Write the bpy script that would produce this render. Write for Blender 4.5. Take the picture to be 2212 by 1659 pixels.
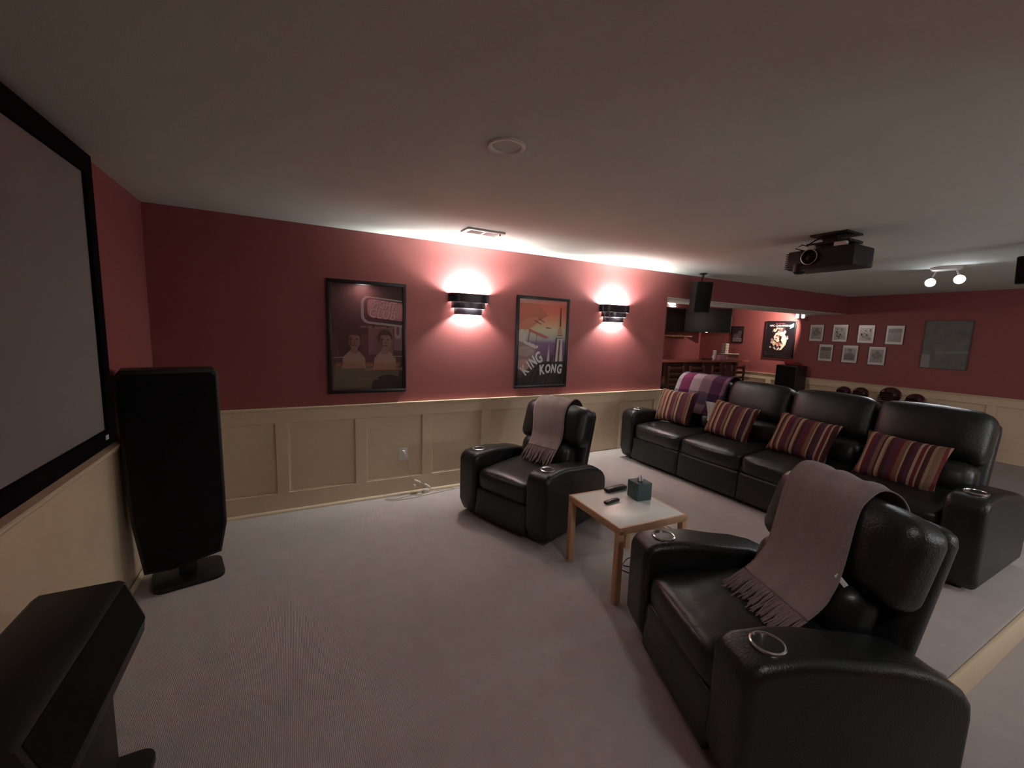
import bpy, bmesh, math, random
from mathutils import Vector, Matrix
random.seed(7)
S = bpy.context.scene
for o in list(bpy.data.objects): bpy.data.objects.remove(o)
COL = S.collection
R = math.radians

# ------------------------------------------------------------ camera
cam = bpy.data.cameras.new('camera'); co = bpy.data.objects.new('camera', cam); COL.objects.link(co)
r_ = Vector((0.88443724, -0.46543423, 0.0337897)); u_ = Vector((0.02910763, 0.12728819, 0.99143858)); f_ = Vector((0.46575048, 0.87588167, -0.1261261))
m = Matrix((r_, u_, -f_)).transposed().to_4x4(); m.translation = Vector((0.935, -4.056, 1.662)); co.matrix_world = m
cam.sensor_width = 36; cam.sensor_fit = 'HORIZONTAL'; cam.lens = 36 * 899.72 / 2212; cam.clip_start = 0.02
S.camera = co

# ------------------------------------------------------------ exposure, world, lights
S.view_settings.view_transform = 'Standard'; S.view_settings.look = 'None'; S.view_settings.gamma = 1
S.view_settings.use_curve_mapping = False; S.view_settings.exposure = 1.22
W = bpy.data.worlds.new('world'); S.world = W; W.use_nodes = True
W.node_tree.nodes['Background'].inputs[0].default_value = (1.0, .93, .87, 1); W.node_tree.nodes['Background'].inputs[1].default_value = .3

def light(name, kind, loc, power, color=(1, 1, 1), size=.03, aim=None, cone=None, blend=.3):
    l = bpy.data.lights.new(name, kind); l.energy = power; l.color = color
    if kind == 'AREA': l.shape = 'DISK'; l.size = size
    else: l.shadow_soft_size = size
    if cone: l.spot_size = R(cone); l.spot_blend = blend
    o = bpy.data.objects.new(name, l); COL.objects.link(o); o.location = loc
    if aim: o.rotation_euler = (Vector(aim) - Vector(loc)).to_track_quat('-Z', 'Y').to_euler()
    return o
SC = [(2.548, 1.935), (4.47, 1.935)]
for x, z in SC:
    light('sconce_light', 'POINT', (x, -.078, z - .02), 37, (.97, 1, .97), .03)
    a = light('sconce_glow_fill', 'AREA', (x, -.070, 1.985), 8, (.97, 1, 1), .1, (x, -.070, 3)); a.data.shape = 'ELLIPSE'; a.data.size = .30; a.data.size_y = .06  # extra upward emitter added inside the sconce to widen the ceiling glow
HEADS = [(7.30, -2.0, 2.36), (7.165, -2.27, 2.36)]
light('spot_light', 'SPOT', (7.27, -1.98, 2.35), 12, (.90, .95, 1), .10, (4.7, -1.3, 0), 84, .9)
light('spot_light', 'SPOT', (7.135, -2.28, 2.35), 12, (.90, .95, 1), .10, (4.7, -3.3, 0), 84, .9)
for fx, fy, fz, fp in ((5.6, -6.3, 1.5, 31), (8.7, -6.0, 1.5, 3), (3.6, -6.3, 2.0, 7)): light('far_side_fill', 'POINT', (fx, fy, fz), fp, (.88, 1, 1), .25)  # unseen fill lights added to lift the middle and right of the room
light('overhead_fill', 'AREA', (4.6, -5.6, 2.48), 6, (.95, 1, .98), .3, (4.6, -5.6, 0))  # added overhead fill, out of view and without a fixture
light('overhead_fill', 'AREA', (2.2, -4.6, 2.47), 5, (.95, 1, .98), .3, (2.2, -4.6, 0))  # second added fill, brightens the table and central carpet
light('poster_light', 'SPOT', (9.72, .78, 2.16), 34, (1, .80, .68), .02, (10.1, 1.3, 1.85), 100, .5)
light('globe_light', 'POINT', (6.72, 1.1, 2.14), 11, (1, .82, .70), .06)

# ------------------------------------------------------------ materials
def mat(name, col, rough=.6, metal=0, noise=0, scale=20, bump=0, bscale=80, emit=None, estr=0, coat=0, spec=.5, sheen=0, stretch=None):
    M = bpy.data.materials.new(name); M.use_nodes = True; N = M.node_tree; b = N.nodes['Principled BSDF']
    b.inputs['Base Color'].default_value = (*col, 1); b.inputs['Roughness'].default_value = rough; b.inputs['Metallic'].default_value = metal
    b.inputs['Specular IOR Level'].default_value = spec
    if coat: b.inputs['Coat Weight'].default_value = coat; b.inputs['Coat Roughness'].default_value = .05
    if sheen: b.inputs['Sheen Weight'].default_value = sheen
    if emit: b.inputs['Emission Color'].default_value = (*emit, 1); b.inputs['Emission Strength'].default_value = estr
    tc = N.nodes.new('ShaderNodeTexCoord'); mp = N.nodes.new('ShaderNodeMapping'); N.links.new(tc.outputs['Object'], mp.inputs[0])
    if stretch: mp.inputs['Scale'].default_value = stretch
    if noise:
        n = N.nodes.new('ShaderNodeTexNoise'); n.inputs['Scale'].default_value = scale; n.inputs['Detail'].default_value = 4
        N.links.new(mp.outputs[0], n.inputs['Vector'])
        mx = N.nodes.new('ShaderNodeMix'); mx.data_type = 'RGBA'
        mx.inputs['A'].default_value = (*[c * (1 - noise) for c in col], 1); mx.inputs['B'].default_value = (*[min(1, c * (1 + noise)) for c in col], 1)
        N.links.new(n.outputs['Fac'], mx.inputs['Factor']); N.links.new(mx.outputs['Result'], b.inputs['Base Color'])
    if bump:
        n = N.nodes.new('ShaderNodeTexNoise'); n.inputs['Scale'].default_value = bscale; n.inputs['Detail'].default_value = 3
        N.links.new(mp.outputs[0], n.inputs['Vector'])
        bp = N.nodes.new('ShaderNodeBump'); bp.inputs['Strength'].default_value = bump; bp.inputs['Distance'].default_value = .01
        N.links.new(n.outputs['Fac'], bp.inputs['Height']); N.links.new(bp.outputs[0], b.inputs['Normal'])
    return M
def carpet_mat(name, col):
    M = mat(name, col, .95, noise=.10, scale=9, spec=.1); N = M.node_tree; b = N.nodes['Principled BSDF']
    tc = N.nodes.new('ShaderNodeTexCoord')
    w = N.nodes.new('ShaderNodeTexWave'); w.inputs['Scale'].default_value = 42; w.inputs['Distortion'].default_value = 3; w.inputs['Detail'].default_value = 2; w.inputs['Detail Scale'].default_value = 2.5
    n = N.nodes.new('ShaderNodeTexNoise'); n.inputs['Scale'].default_value = 260; n.inputs['Detail'].default_value = 2
    N.links.new(tc.outputs['Object'], w.inputs['Vector']); N.links.new(tc.outputs['Object'], n.inputs['Vector'])
    a = N.nodes.new('ShaderNodeMath'); a.operation = 'ADD'; N.links.new(w.outputs['Fac'], a.inputs[0]); N.links.new(n.outputs['Fac'], a.inputs[1])
    bp = N.nodes.new('ShaderNodeBump'); bp.inputs['Strength'].default_value = .3; bp.inputs['Distance'].default_value = .004
    N.links.new(a.outputs[0], bp.inputs['Height']); N.links.new(bp.outputs[0], b.inputs['Normal'])
    return M
def ramp_mat(name, stops, axis='X', rough=.85, const=True, coord='Generated', bump=.3, spec=.3):
    M = bpy.data.materials.new(name); M.use_nodes = True; N = M.node_tree; b = N.nodes['Principled BSDF']
    b.inputs['Roughness'].default_value = rough; b.inputs['Specular IOR Level'].default_value = spec
    tc = N.nodes.new('ShaderNodeTexCoord'); sp = N.nodes.new('ShaderNodeSeparateXYZ'); N.links.new(tc.outputs[coord], sp.inputs[0])
    cr = N.nodes.new('ShaderNodeValToRGB'); cr.color_ramp.interpolation = 'CONSTANT' if const else 'LINEAR'
    e = cr.color_ramp.elements
    while len(e) < len(stops): e.new(.5)
    for i, (p, c) in enumerate(sorted(stops)): e[i].position = p; e[i].color = (*c, 1)
    N.links.new(sp.outputs[axis], cr.inputs[0]); N.links.new(cr.outputs[0], b.inputs['Base Color'])
    if bump:
        n = N.nodes.new('ShaderNodeTexNoise'); n.inputs['Scale'].default_value = 300; N.links.new(tc.outputs['Object'], n.inputs['Vector'])
        bp = N.nodes.new('ShaderNodeBump'); bp.inputs['Strength'].default_value = bump; bp.inputs['Distance'].default_value = .004
        N.links.new(n.outputs['Fac'], bp.inputs['Height']); N.links.new(bp.outputs[0], b.inputs['Normal'])
    return M
def glass_mat(name, tint=(1, 1, 1), rough=.02, ior=1.45):
    M = bpy.data.materials.new(name); M.use_nodes = True; N = M.node_tree; N.nodes.remove(N.nodes['Principled BSDF'])
    out = N.nodes['Material Output']; t = N.nodes.new('ShaderNodeBsdfTransparent'); t.inputs[0].default_value = (*tint, 1)
    g = N.nodes.new('ShaderNodeBsdfGlossy'); g.inputs['Roughness'].default_value = rough
    f = N.nodes.new('ShaderNodeValue'); f.outputs[0].default_value = .07 if ior < 1.48 else .2
    x = N.nodes.new('ShaderNodeMixShader'); N.links.new(f.outputs[0], x.inputs[0]); N.links.new(t.outputs[0], x.inputs[1]); N.links.new(g.outputs[0], x.inputs[2]); N.links.new(x.outputs[0], out.inputs[0])
    return M
def cell_mat(name, cols, rows, rough=.9):
    # woven plaid: column colours multiplied by row tones
    M = bpy.data.materials.new(name); M.use_nodes = True; N = M.node_tree; b = N.nodes['Principled BSDF']; L = N.links.new
    b.inputs['Roughness'].default_value = rough; b.inputs['Specular IOR Level'].default_value = .1
    uv = N.nodes.new('ShaderNodeUVMap'); sp = N.nodes.new('ShaderNodeSeparateXYZ'); L(uv.outputs[0], sp.inputs[0]); rr = []
    for k, st in enumerate((cols, rows)):
        cr = N.nodes.new('ShaderNodeValToRGB'); cr.color_ramp.interpolation = 'CONSTANT'; e = cr.color_ramp.elements
        while len(e) < len(st): e.new(.5)
        for i, (p, c) in enumerate(st): e[i].position = p; e[i].color = (*c, 1)
        L(sp.outputs[k], cr.inputs[0]); rr.append(cr)
    mx = N.nodes.new('ShaderNodeMix'); mx.data_type = 'RGBA'; mx.blend_type = 'MULTIPLY'; mx.inputs['Factor'].default_value = 1
    L(rr[0].outputs[0], mx.inputs['A']); L(rr[1].outputs[0], mx.inputs['B']); L(mx.outputs['Result'], b.inputs['Base Color'])
    n = N.nodes.new('ShaderNodeTexNoise'); n.inputs['Scale'].default_value = 150; tc = N.nodes.new('ShaderNodeTexCoord'); L(tc.outputs['Object'], n.inputs['Vector'])
    bp = N.nodes.new('ShaderNodeBump'); bp.inputs['Strength'].default_value = .5; bp.inputs['Distance'].default_value = .006
    L(n.outputs['Fac'], bp.inputs['Height']); L(bp.outputs[0], b.inputs['Normal'])
    return M

RED = mat('red_wall_paint', (.31, .092, .088), .5, noise=.05, scale=3, bump=.08, bscale=200, spec=.35)
BEIGE = mat('beige_trim_paint', (.72, .575, .40), .5, noise=.03, scale=4, bump=.02, bscale=30)
CEIL = mat('ceiling_paint', (.66, .71, .65), .85, noise=.04, scale=5, bump=.15, bscale=160, spec=.2)
CARPET = carpet_mat('mauve_carpet', (.45, .395, .38))
LEATHER = mat('black_leather', (.011, .0118, .0115), .36, noise=.25, scale=6, bump=.22, bscale=130)
LEATHER_W = mat('creased_black_leather', (.012, .0125, .012), .36, noise=.3, scale=6, bump=.28, bscale=15)
BLACK = mat('black_satin', (.010, .010, .010), .5, bump=.05)
BLACKCLOTH = mat('black_speaker_cloth', (.012, .011, .011), .95, bump=.3, bscale=400, spec=.1)
FRAME = mat('black_frame', (.012, .010, .011), .35)
CHROME = mat('brushed_chrome', (.72, .72, .70), .22, 1, bump=.05)
CUPDARK = mat('steel_cup', (.30, .30, .29), .32, 1)
WHITE = mat('white_plastic', (.75, .74, .70), .4)
SCREEN = mat('projection_screen', (.25, .235, .225), .8, noise=.02, scale=3, spec=.2)
VELVET = mat('black_velvet', (.006, .005, .006), 1, bump=.2, bscale=300, spec=.05)
BIRCH = mat('birch_wood', (.62, .36, .20), .45, noise=.15, scale=8, stretch=(2, 2, 12))
TOPW = mat('white_laminate', (.84, .86, .80), .28)
TEAL = mat('teal_cardboard', (.055, .10, .10), .6, noise=.5, scale=60)
TISSUE = mat('tissue_paper', (.8, .8, .8), .9)
WOOL = mat('mauve_wool_throw', (.25, .18, .165), .95, noise=.12, scale=40, bump=.6, bscale=220, spec=.08, sheen=.3)
WOOLF = mat('mauve_fringe_yarn', (.24, .165, .155), .95, noise=.35, scale=90, spec=.08)
WOOD = mat('dark_bar_wood', (.075, .030, .022), .4, noise=.3, scale=5, stretch=(1, 1, 8))
WOODM = mat('brown_bar_post', (.16, .075, .05), .4, noise=.2, scale=5)
BARTOP = mat('red_brown_bar_top', (.26, .085, .06), .25, noise=.15, scale=6, coat=.4)
SHELF = mat('light_wood_shelf', (.55, .36, .20), .5, noise=.15, scale=9)
SCONCE = mat('dark_bronze_sconce', (.035, .030, .035), .28, .7)
SCWHITE = mat('white_reflector', (.85, .85, .85), .5)
GLASS = glass_mat('clear_acrylic')
GLASSR = glass_mat('matte_acrylic', rough=.3)
CLEARG = glass_mat('clear_glassware', (.85, .88, .88), .03, 1.5)
BULB = mat('lit_lamp_lens', (1, 1, 1), .3, emit=(.88, .92, 1), estr=22)
BULBS = mat('lit_small_lens', (1, 1, 1), .3, emit=(1, .95, .9), estr=5)
HELM = mat('dark_maroon_helmet', (.045, .012, .016), .18, coat=.6)
MAROON = mat('dark_maroon_cloth', (.075, .012, .018), .9, noise=.3, scale=20)
REDC = mat('red_cloth', (.32, .025, .03), .85, noise=.3, scale=30)
GREYS = mat('grey_soft_cloth', (.33, .31, .30), .95, noise=.35, scale=70, bump=.6, bscale=150, spec=.1)
TV = mat('dark_screen_glass', (.003, .0035, .004), .30, spec=.15)

# ------------------------------------------------------------ helpers
def finish(name, bm, m_, parent=None, smooth=True, angle=35, uv=False):
    me = bpy.data.meshes.new(name); bmesh.ops.recalc_face_normals(bm, faces=bm.faces[:]); bm.to_mesh(me); bm.free()
    for x in (m_ if isinstance(m_, (list, tuple)) else [m_]): me.materials.append(x)
    if smooth:
        me.polygons.foreach_set('use_smooth', [True] * len(me.polygons)); me.set_sharp_from_angle(angle=R(angle))
    o = bpy.data.objects.new(name, me); COL.objects.link(o)
    if parent: o.parent = parent
    return o
def box(bm, x0, x1, y0, y1, z0, z1, bev=0, M=None, seg=2):
    t = bmesh.new(); bmesh.ops.create_cube(t, size=1)
    for v in t.verts: v.co = Vector(((x0 + x1) / 2 + v.co.x * (x1 - x0), (y0 + y1) / 2 + v.co.y * (y1 - y0), (z0 + z1) / 2 + v.co.z * (z1 - z0)))
    if bev: bmesh.ops.bevel(t, geom=t.edges[:] , offset=bev, segments=seg, profile=.5, affect='EDGES')
    add(bm, t, M)
def add(bm, t, M=None):
    if M is not None: t.transform(M)
    me = bpy.data.meshes.new('t'); t.to_mesh(me); t.free(); bm.from_mesh(me); bpy.data.meshes.remove(me)
def prism(bm, pts, w0, w1, axis='x', bev=0, seg=4, M=None):
    # pts: 2D outline; extruded along axis from w0 to w1
    t = bmesh.new()
    def P(a, b, w): return {'x': (w, a, b), 'y': (a, w, b), 'z': (a, b, w)}[axis]
    A = [t.verts.new(P(a, b, w0)) for a, b in pts]; B = [t.verts.new(P(a, b, w1)) for a, b in pts]
    fa = t.faces.new(A); fb = t.faces.new(B[::-1]); n = len(pts)
    for i in range(n): t.faces.new((A[i], B[i], B[(i + 1) % n], A[(i + 1) % n]))
    bmesh.ops.recalc_face_normals(t, faces=t.faces[:])
    if bev: bmesh.ops.bevel(t, geom=list(set(fa.edges[:] + fb.edges[:])), offset=bev, segments=seg, profile=.5, affect='EDGES', clamp_overlap=True)
    add(bm, t, M)
def lathe(bm, prof, n=28, M=None, arc=None):
    t = bmesh.new(); rings = []
    for r, z in prof: rings.append([t.verts.new((r * math.cos(2 * math.pi * i / n), r * math.sin(2 * math.pi * i / n), z)) for i in range(n)])
    for a, b in zip(rings, rings[1:]):
        for i in range(n): t.faces.new((a[i], a[(i + 1) % n], b[(i + 1) % n], b[i]))
    for ring, (r, z) in ((rings[0], prof[0]), (rings[-1], prof[-1])):
        if r > 1e-4 and r < 50: pass
    bmesh.ops.remove_doubles(t, verts=t.verts[:], dist=1e-6)
    add(bm, t, M)
def tube(bm, pts, r=.004, n=8, cap=True):
    pts = [Vector(p) for p in pts]; rings = []
    up = Vector((0, 0, 1))
    for i, p in enumerate(pts):
        d = (pts[min(i + 1, len(pts) - 1)] - pts[max(i - 1, 0)]).normalized()
        a = d.cross(up if abs(d.z) < .95 else Vector((1, 0, 0))).normalized(); b = d.cross(a)
        rr = r[i] if isinstance(r, (list, tuple)) else r
        rings.append([bm.verts.new(p + rr * (a * math.cos(2 * math.pi * k / n) + b * math.sin(2 * math.pi * k / n))) for k in range(n)])
    for A, B in zip(rings, rings[1:]):
        for k in range(n): bm.faces.new((A[k], A[(k + 1) % n], B[(k + 1) % n], B[k]))
    if cap: bm.faces.new(rings[0]); bm.faces.new(rings[-1][::-1])
def soft(bm, sx, sy, sz, r=.05, puff=(0, 0, 0), n=10, M=None, crown=0):
    t = bmesh.new(); bmesh.ops.create_cube(t, size=1); bmesh.ops.subdivide_edges(t, edges=t.edges[:], cuts=n, use_grid_fill=True)
    s = Vector((sx, sy, sz))
    for v in t.verts:
        q = Vector([.5 * math.sin(math.pi * c) for c in v.co]); p = Vector((q.x * sx, q.y * sy, q.z * sz))
        inn = Vector([max(-(s[i] / 2 - r), min(s[i] / 2 - r, p[i])) for i in range(3)]); d = p - inn
        if d.length > 1e-9: p = inn + d * (r / d.length)
        U = [2 * q.x, 2 * q.y, 2 * q.z]
        for i in range(3):
            j, k = (i + 1) % 3, (i + 2) % 3
            p[i] += puff[i] * (1 - U[j] ** 2) * (1 - U[k] ** 2) * U[i]
        if crown: p.z += crown * (1 - U[0] ** 2) * max(0, U[2])
        v.co = p
    add(bm, t, M)
def T(x=0, y=0, z=0, rx=0, ry=0, rz=0):
    return Matrix.Translation((x, y, z)) @ Matrix.Rotation(R(rz), 4, 'Z') @ Matrix.Rotation(R(ry), 4, 'Y') @ Matrix.Rotation(R(rx), 4, 'X')
def one(name, m_, parent, fn, *a, smooth=True, **k):
    bm = bmesh.new(); fn(bm, *a, **k); return finish(name, bm, m_, parent, smooth)
def thing(name, label, cat, loc=(0, 0, 0), rz=0, group=None):
    o = bpy.data.objects.new(name, None); COL.objects.link(o); o.location = loc; o.rotation_euler = (0, 0, R(rz)); o.empty_display_size = .1
    return tag(o, label, cat, group)
def tag(o, label, cat, group=None):
    o['label'] = label; o['category'] = cat
    if group: o['group'] = group
    return o
def kids(o): return [c for c in bpy.data.objects if c.parent == o]
def copy_tree(o, parent=None):
    c = o.copy(); COL.objects.link(c); c.parent = parent
    for ch in kids(o): copy_tree(ch, c)
    return c
def struct(name, m_, fn, *a, parent=None, **k):
    o = one(name, m_, parent, fn, *a, **k)
    if not parent: o['kind'] = 'structure'
    return o
def text_mesh(name, s, size, m_, parent, loc, rot=0, shear=0, sx=1, depth=.0004, align='CENTER', bold=0):
    c = bpy.data.curves.new(name, 'FONT'); c.body = s; c.size = size; c.align_x = align; c.align_y = 'CENTER'; c.shear = shear; c.extrude = depth; c.offset = bold; c.resolution_u = 3
    o = bpy.data.objects.new(name, c); COL.objects.link(o); dg = bpy.context.evaluated_depsgraph_get()
    me = bpy.data.meshes.new_from_object(o.evaluated_get(dg)); COL.objects.unlink(o); bpy.data.objects.remove(o)
    me.transform(Matrix.Translation(loc) @ Matrix.Rotation(R(90), 4, 'X') @ Matrix.Rotation(R(rot), 4, 'Z') @ Matrix.Diagonal((sx, 1, 1, 1)))
    me.materials.clear(); me.materials.append(m_)
    o = bpy.data.objects.new(name, me); COL.objects.link(o); o.parent = parent; return o

# ------------------------------------------------------------ room shell
H, L, XE, RAIL = 2.5, 10.098, 5.40, .938
PX, PXB, PY, PZ = 3.50, 5.62, -3.51, .18
struct('floor', CARPET, box, -.15, L + .15, -7.2, 3.25, -.12, 0)
struct('ceiling', CEIL, box, -.15, L + .15, -7.2, 3.25, H, H + .12)
plat = struct('platform', CARPET, box, PX + .02, PXB, PY + .02, -.002, 0.001, PZ, bev=.012)
one('riser_board', BEIGE, plat, box, PX, PXB, PY, PY + .018, .001, PZ - .012, bev=.002)
one('riser_board', BEIGE, plat, box, PX, PX + .018, PY + .02, -.03, .001, PZ - .012, bev=.002)

def wainscot(parent, x0, x1, panels, M, hide=True):
    # local x along the wall, -y into the room; panels: list of (a,b)
    rail = lambda z0, z1, n='rail': one(n, BEIGE, parent, box, x0, x1, -.026, -.0005, z0, z1, bev=.003, M=M, seg=1, smooth=False)
    rail(.805, RAIL - .03); rail(0.001, .18)
    xs = [x0] + [c for p in panels for c in p] + [x1]
    for a, b in zip(xs[::2], xs[1::2]):
        if b - a > .01: one('stile', BEIGE, parent, box, a, b, -.026, -.0005, .18, .805, bev=.003, M=M, seg=1, smooth=False)
    for a, b in panels:
        one('panel', BEIGE, parent, box, a + .001, b - .001, -.004, -.0002, .181, .804, M=M)
        bm = bmesh.new(); w = .009
        for q in ((a, b, .18, .18 + w), (a, b, .805 - w, .805)): box(bm, q[0], q[1], -.014, -.004, q[2], q[3], .003, M)
        for q in ((a, a + w), (b - w, b)): box(bm, q[0], q[1], -.014, -.004, .18 + w, .805 - w, .003, M)
        finish('panel_moulding', bm, BEIGE, parent, smooth=False)
def rail_prof(): return [(0, 0), (-.028, 0), (-.033, .012), (-.028, .018), (-.042, .028), (-.044, .04), (0, .04)]
def chair_rail(name, x0, x1, M):
    bm = bmesh.new(); prism(bm, [(y, z + RAIL - .04) for y, z in rail_prof()], x0, x1, 'x', M=M); o = finish(name, bm, BEIGE); o['kind'] = 'structure'; return o
def baseb(name, x0, x1, M):
    bm = bmesh.new(); prism(bm, [(-.0265, 0.001), (-.042, 0.001), (-.042, .012), (-.034, .024), (-.0265, .028)], x0, x1, 'x', M=M); o = finish(name, bm, BEIGE); o['kind'] = 'structure'; return o

wf = struct('wall_far', RED, box, 0, XE, 0, .14, 0, H)
I = Matrix()
pn = [(.24 + .652 * i, .79 + .652 * i) for i in range(8)]
pn = [(.24, .79), (.889, 1.438), (1.542, 2.075), (2.181, 2.72), (2.825, 3.39), (3.49, 4.04), (4.14, 4.69), (4.79, 5.28)]
wainscot(wf, 0.02, XE, pn, I); chair_rail('trim_1', .02, XE + .012, I); baseb('baseboard_far', .02, PX, I)
wl = struct('wall_left', RED, box, -.14, 0, -7.0, .14, 0, H)
ML = T(0, 0, 0, rz=90)
one('wainscot_board', BEIGE, wl, box, -7.0, -.0, -.018, -.0005, 0.001, RAIL - .03, bev=.003, M=ML)
chair_rail('trim_2', -7.0, -.0, ML); baseb('baseboard_left', -7.0, -.036, ML)
wr = struct('wall_right', RED, box, L, L + .14, -7.0, 3.24, 0, H)
MR = T(L, 0, 0, rz=-90)
wainscot(wr, -3.0, 7.0, [(-1.9 + .66 * i, -1.35 + .66 * i) for i in range(12)], MR); chair_rail('trim_3', -3.0, 7.0, MR); baseb('baseboard_right', -3.0, 7.0, MR)
struct('wall_nook', RED, box, XE - .3, L, 3.1, 3.24, 0, H)
struct('wall_nook_side', RED, box, XE - .14, XE, .14, 3.1, 0, H)
struct('wall_near_blocker', RED, box, 0, 4.1, -4.94, -4.80, 0, H)  # unseen partition added to keep the fill lights off the left wall
struct('wall_outer', RED, box, -.14, L + .14, -7.14, -7.0, 0, H)
hd = struct('wall_header', RED, box, XE, L, 0, .62, 2.183, H)
one('soffit_board', CEIL, hd, box, XE, L, .001, .619, 2.176, 2.1829)

# ------------------------------------------------------------ projection screen
t = thing('projection_screen', 'large pale fixed projection screen in a black velvet frame on the left wall', 'screen', (.05, -2.32, 1.7))
y0, y1, z0, z1 = -3.47, -1.172, 1.075, 2.362; fw = .085
one('screen_surface', SCREEN, t, box, -.004, .004, y0 + 2.32, y1 + 2.32, z0 - 1.7, z1 - 1.7)
bm = bmesh.new()
for a in ((y0 - fw, y1 + fw, z1, z1 + .10), (y0 - fw, y1 + fw, z0 - fw, z0), (y0 - fw, y0, z0, z1), (y1, y1 + fw, z0, z1)):
    box(bm, -.035, .02, a[0] + 2.32, a[1] + 2.32, a[2] - 1.7, a[3] - 1.7, .004)
finish('frame', bm, VELVET, t)
o = one('maker_plate', WHITE, t, box, .0202, .0225, y1 + 2.32 - .05, y1 + 2.32 - .015, z0 - 1.7 - .046, z0 - 1.7 - .022); o['label'] = 'tiny white badge on frame corner'

# ------------------------------------------------------------ ceiling things
t = thing('wall_vent', 'white rectangular air register on the ceiling near the red wall', 'vent', (2.425, -.63, H))
t.name = 'ceiling_vent'
bm = bmesh.new(); w, d = .175, .085
for a in ((-w, w, -d, -d + .03), (-w, w, d - .03, d), (-w, -w + .04, -d + .03, d - .03), (w - .04, w, -d + .03, d - .03), (-.012, .012, -d + .03, d - .03)): box(bm, a[0], a[1], a[2], a[3], -.014, -.0005, .003)
finish('frame', bm, WHITE, t)
one('duct_backing', BLACK, t, box, -w + .03, w - .03, -d + .02, d - .02, -.002, -.0006)
for s in (-1, 1):
    for i in range(11):
        x = s * (.022 + i * .0105)
        one('slat', WHITE, t, box, -.0008, .0008, -d + .031, d - .031, -.006, .006, M=T(x, 0, -.008, ry=35 * s))
one('damper_lever', BLACK, t, box, .128, .134, -.07, -.055, -.028, -.012, bev=.001)
t = thing('recessed_light_trim', 'round white recessed can trim, unlit, in the middle of the ceiling', 'light', (1.83, -2.24, H))
bm = bmesh.new(); lathe(bm, [(.088, -.0005), (.088, -.006), (.082, -.010), (.070, -.008), (.066, -.001)], 40); finish('trim_ring', bm, WHITE, t)
bm = bmesh.new(); lathe(bm, [(.0001, -.0012), (.066, -.0012)], 40); finish('cover_disc', bm, CEIL, t)

# projector
t = thing('projector', 'black ceiling-mounted home projector with a round lens facing the screen', 'projector', (4.75, -2.195, 2.235))
bm = bmesh.new(); box(bm, -.15, .15, -.235, .235, 0, .15, .012, seg=3); finish('body', bm, BLACK, t)
M = T(-.152, .06, .088, ry=-90)
bm = bmesh.new(); lathe(bm, [(.060, -.01), (.060, .016), (.056, .022), (.050, .020), (.048, .004), (.0001, .004)], 36, M); finish('lens_housing', bm, BLACK, t)
bm = bmesh.new(); lathe(bm, [(.058, .0205), (.0605, .018), (.0605, .024), (.056, .0245), (.058, .0205)], 36, M); finish('lens_ring', bm, CHROME, t)
bm = bmesh.new(); lathe(bm, [(.0001, .020), (.02, .017), (.04, .010), (.048, .005)], 30, M); finish('lens_glass', bm, TV, t)
bm = bmesh.new(); lathe(bm, [(.0001, -.03), (.03, -.026), (.048, -.008), (.05, .01), (.05, .05)], 26, T(-.115, .15, -.005)); finish('levelling_foot', bm, BLACK, t)
for i in range(8): one('vent_fin', BLACK, t, box, -.158, -.08, .228, .248, .012 + i * .0165, .019 + i * .0165, bev=.001)
bm = bmesh.new(); box(bm, -.10, .11, -.17, .13, .185, .205, .004); box(bm, -.05, .05, -.06, .04, .2, .255, .004); box(bm, -.12, .12, -.16, .10, .25, .2645, .003)
for sx in (-1, 1):
    for sy in (-1, 1): box(bm, sx * .085 - .012, sx * .085 + .012, sy * .10 - .022, sy * .10 + .002, .14, .19)
finish('ceiling_mount', bm, BLACK, t)
one('mount_tab', WHITE, t, box, -.145, -.105, -.17, -.09, .1505, .18, bev=.003); one('mount_tab', WHITE, t, box, -.145, -.105, .05, .09, .1505, .18, bev=.003)
bm = bmesh.new(); tube(bm, [(-.12, .13, .15), (-.15, .18, .17), (-.12, .15, .20), (-.15, .10, .18), (-.1, .07, .22), (-.05, .02, .255)], .005); finish('cable', bm, BLACK, t)

# ceiling spotlight fixture
t = thing('ceiling_spotlight', 'round ceiling canopy with two bright spotlight heads behind the projector', 'light', (7.22, -2.14, H))
bm = bmesh.new(); lathe(bm, [(.0001, -.03), (.11, -.028), (.125, -.015), (.128, -.0005)], 36); finish('canopy', bm, WHITE, t)
for hx, hy, hz in HEADS:
    dx, dy, dz = hx - 7.22, hy + 2.14, hz - H
    Mh = Matrix.Translation((dx, dy, dz)) @ (Vector((-.9, -.35, -.22)).to_track_quat('Z', 'Y').to_matrix().to_4x4())
    bm = bmesh.new(); lathe(bm, [(.0001, -.075), (.022, -.072), (.034, -.05), (.046, .0), (.048, .012), (.044, .012), (.043, .004)], 26, Mh)
    tube(bm, [(dx, dy, dz + .03), (dx * .8, dy * .8, -.06), (dx * .7, dy * .7, -.02)], .008)
    h = finish('spot_head', bm, WHITE, t)
    bm = bmesh.new(); lathe(bm, [(.0001, .010), (.03, .008), (.043, .004)], 26, Mh); finish('lens', bm, BULB, h)

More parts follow.
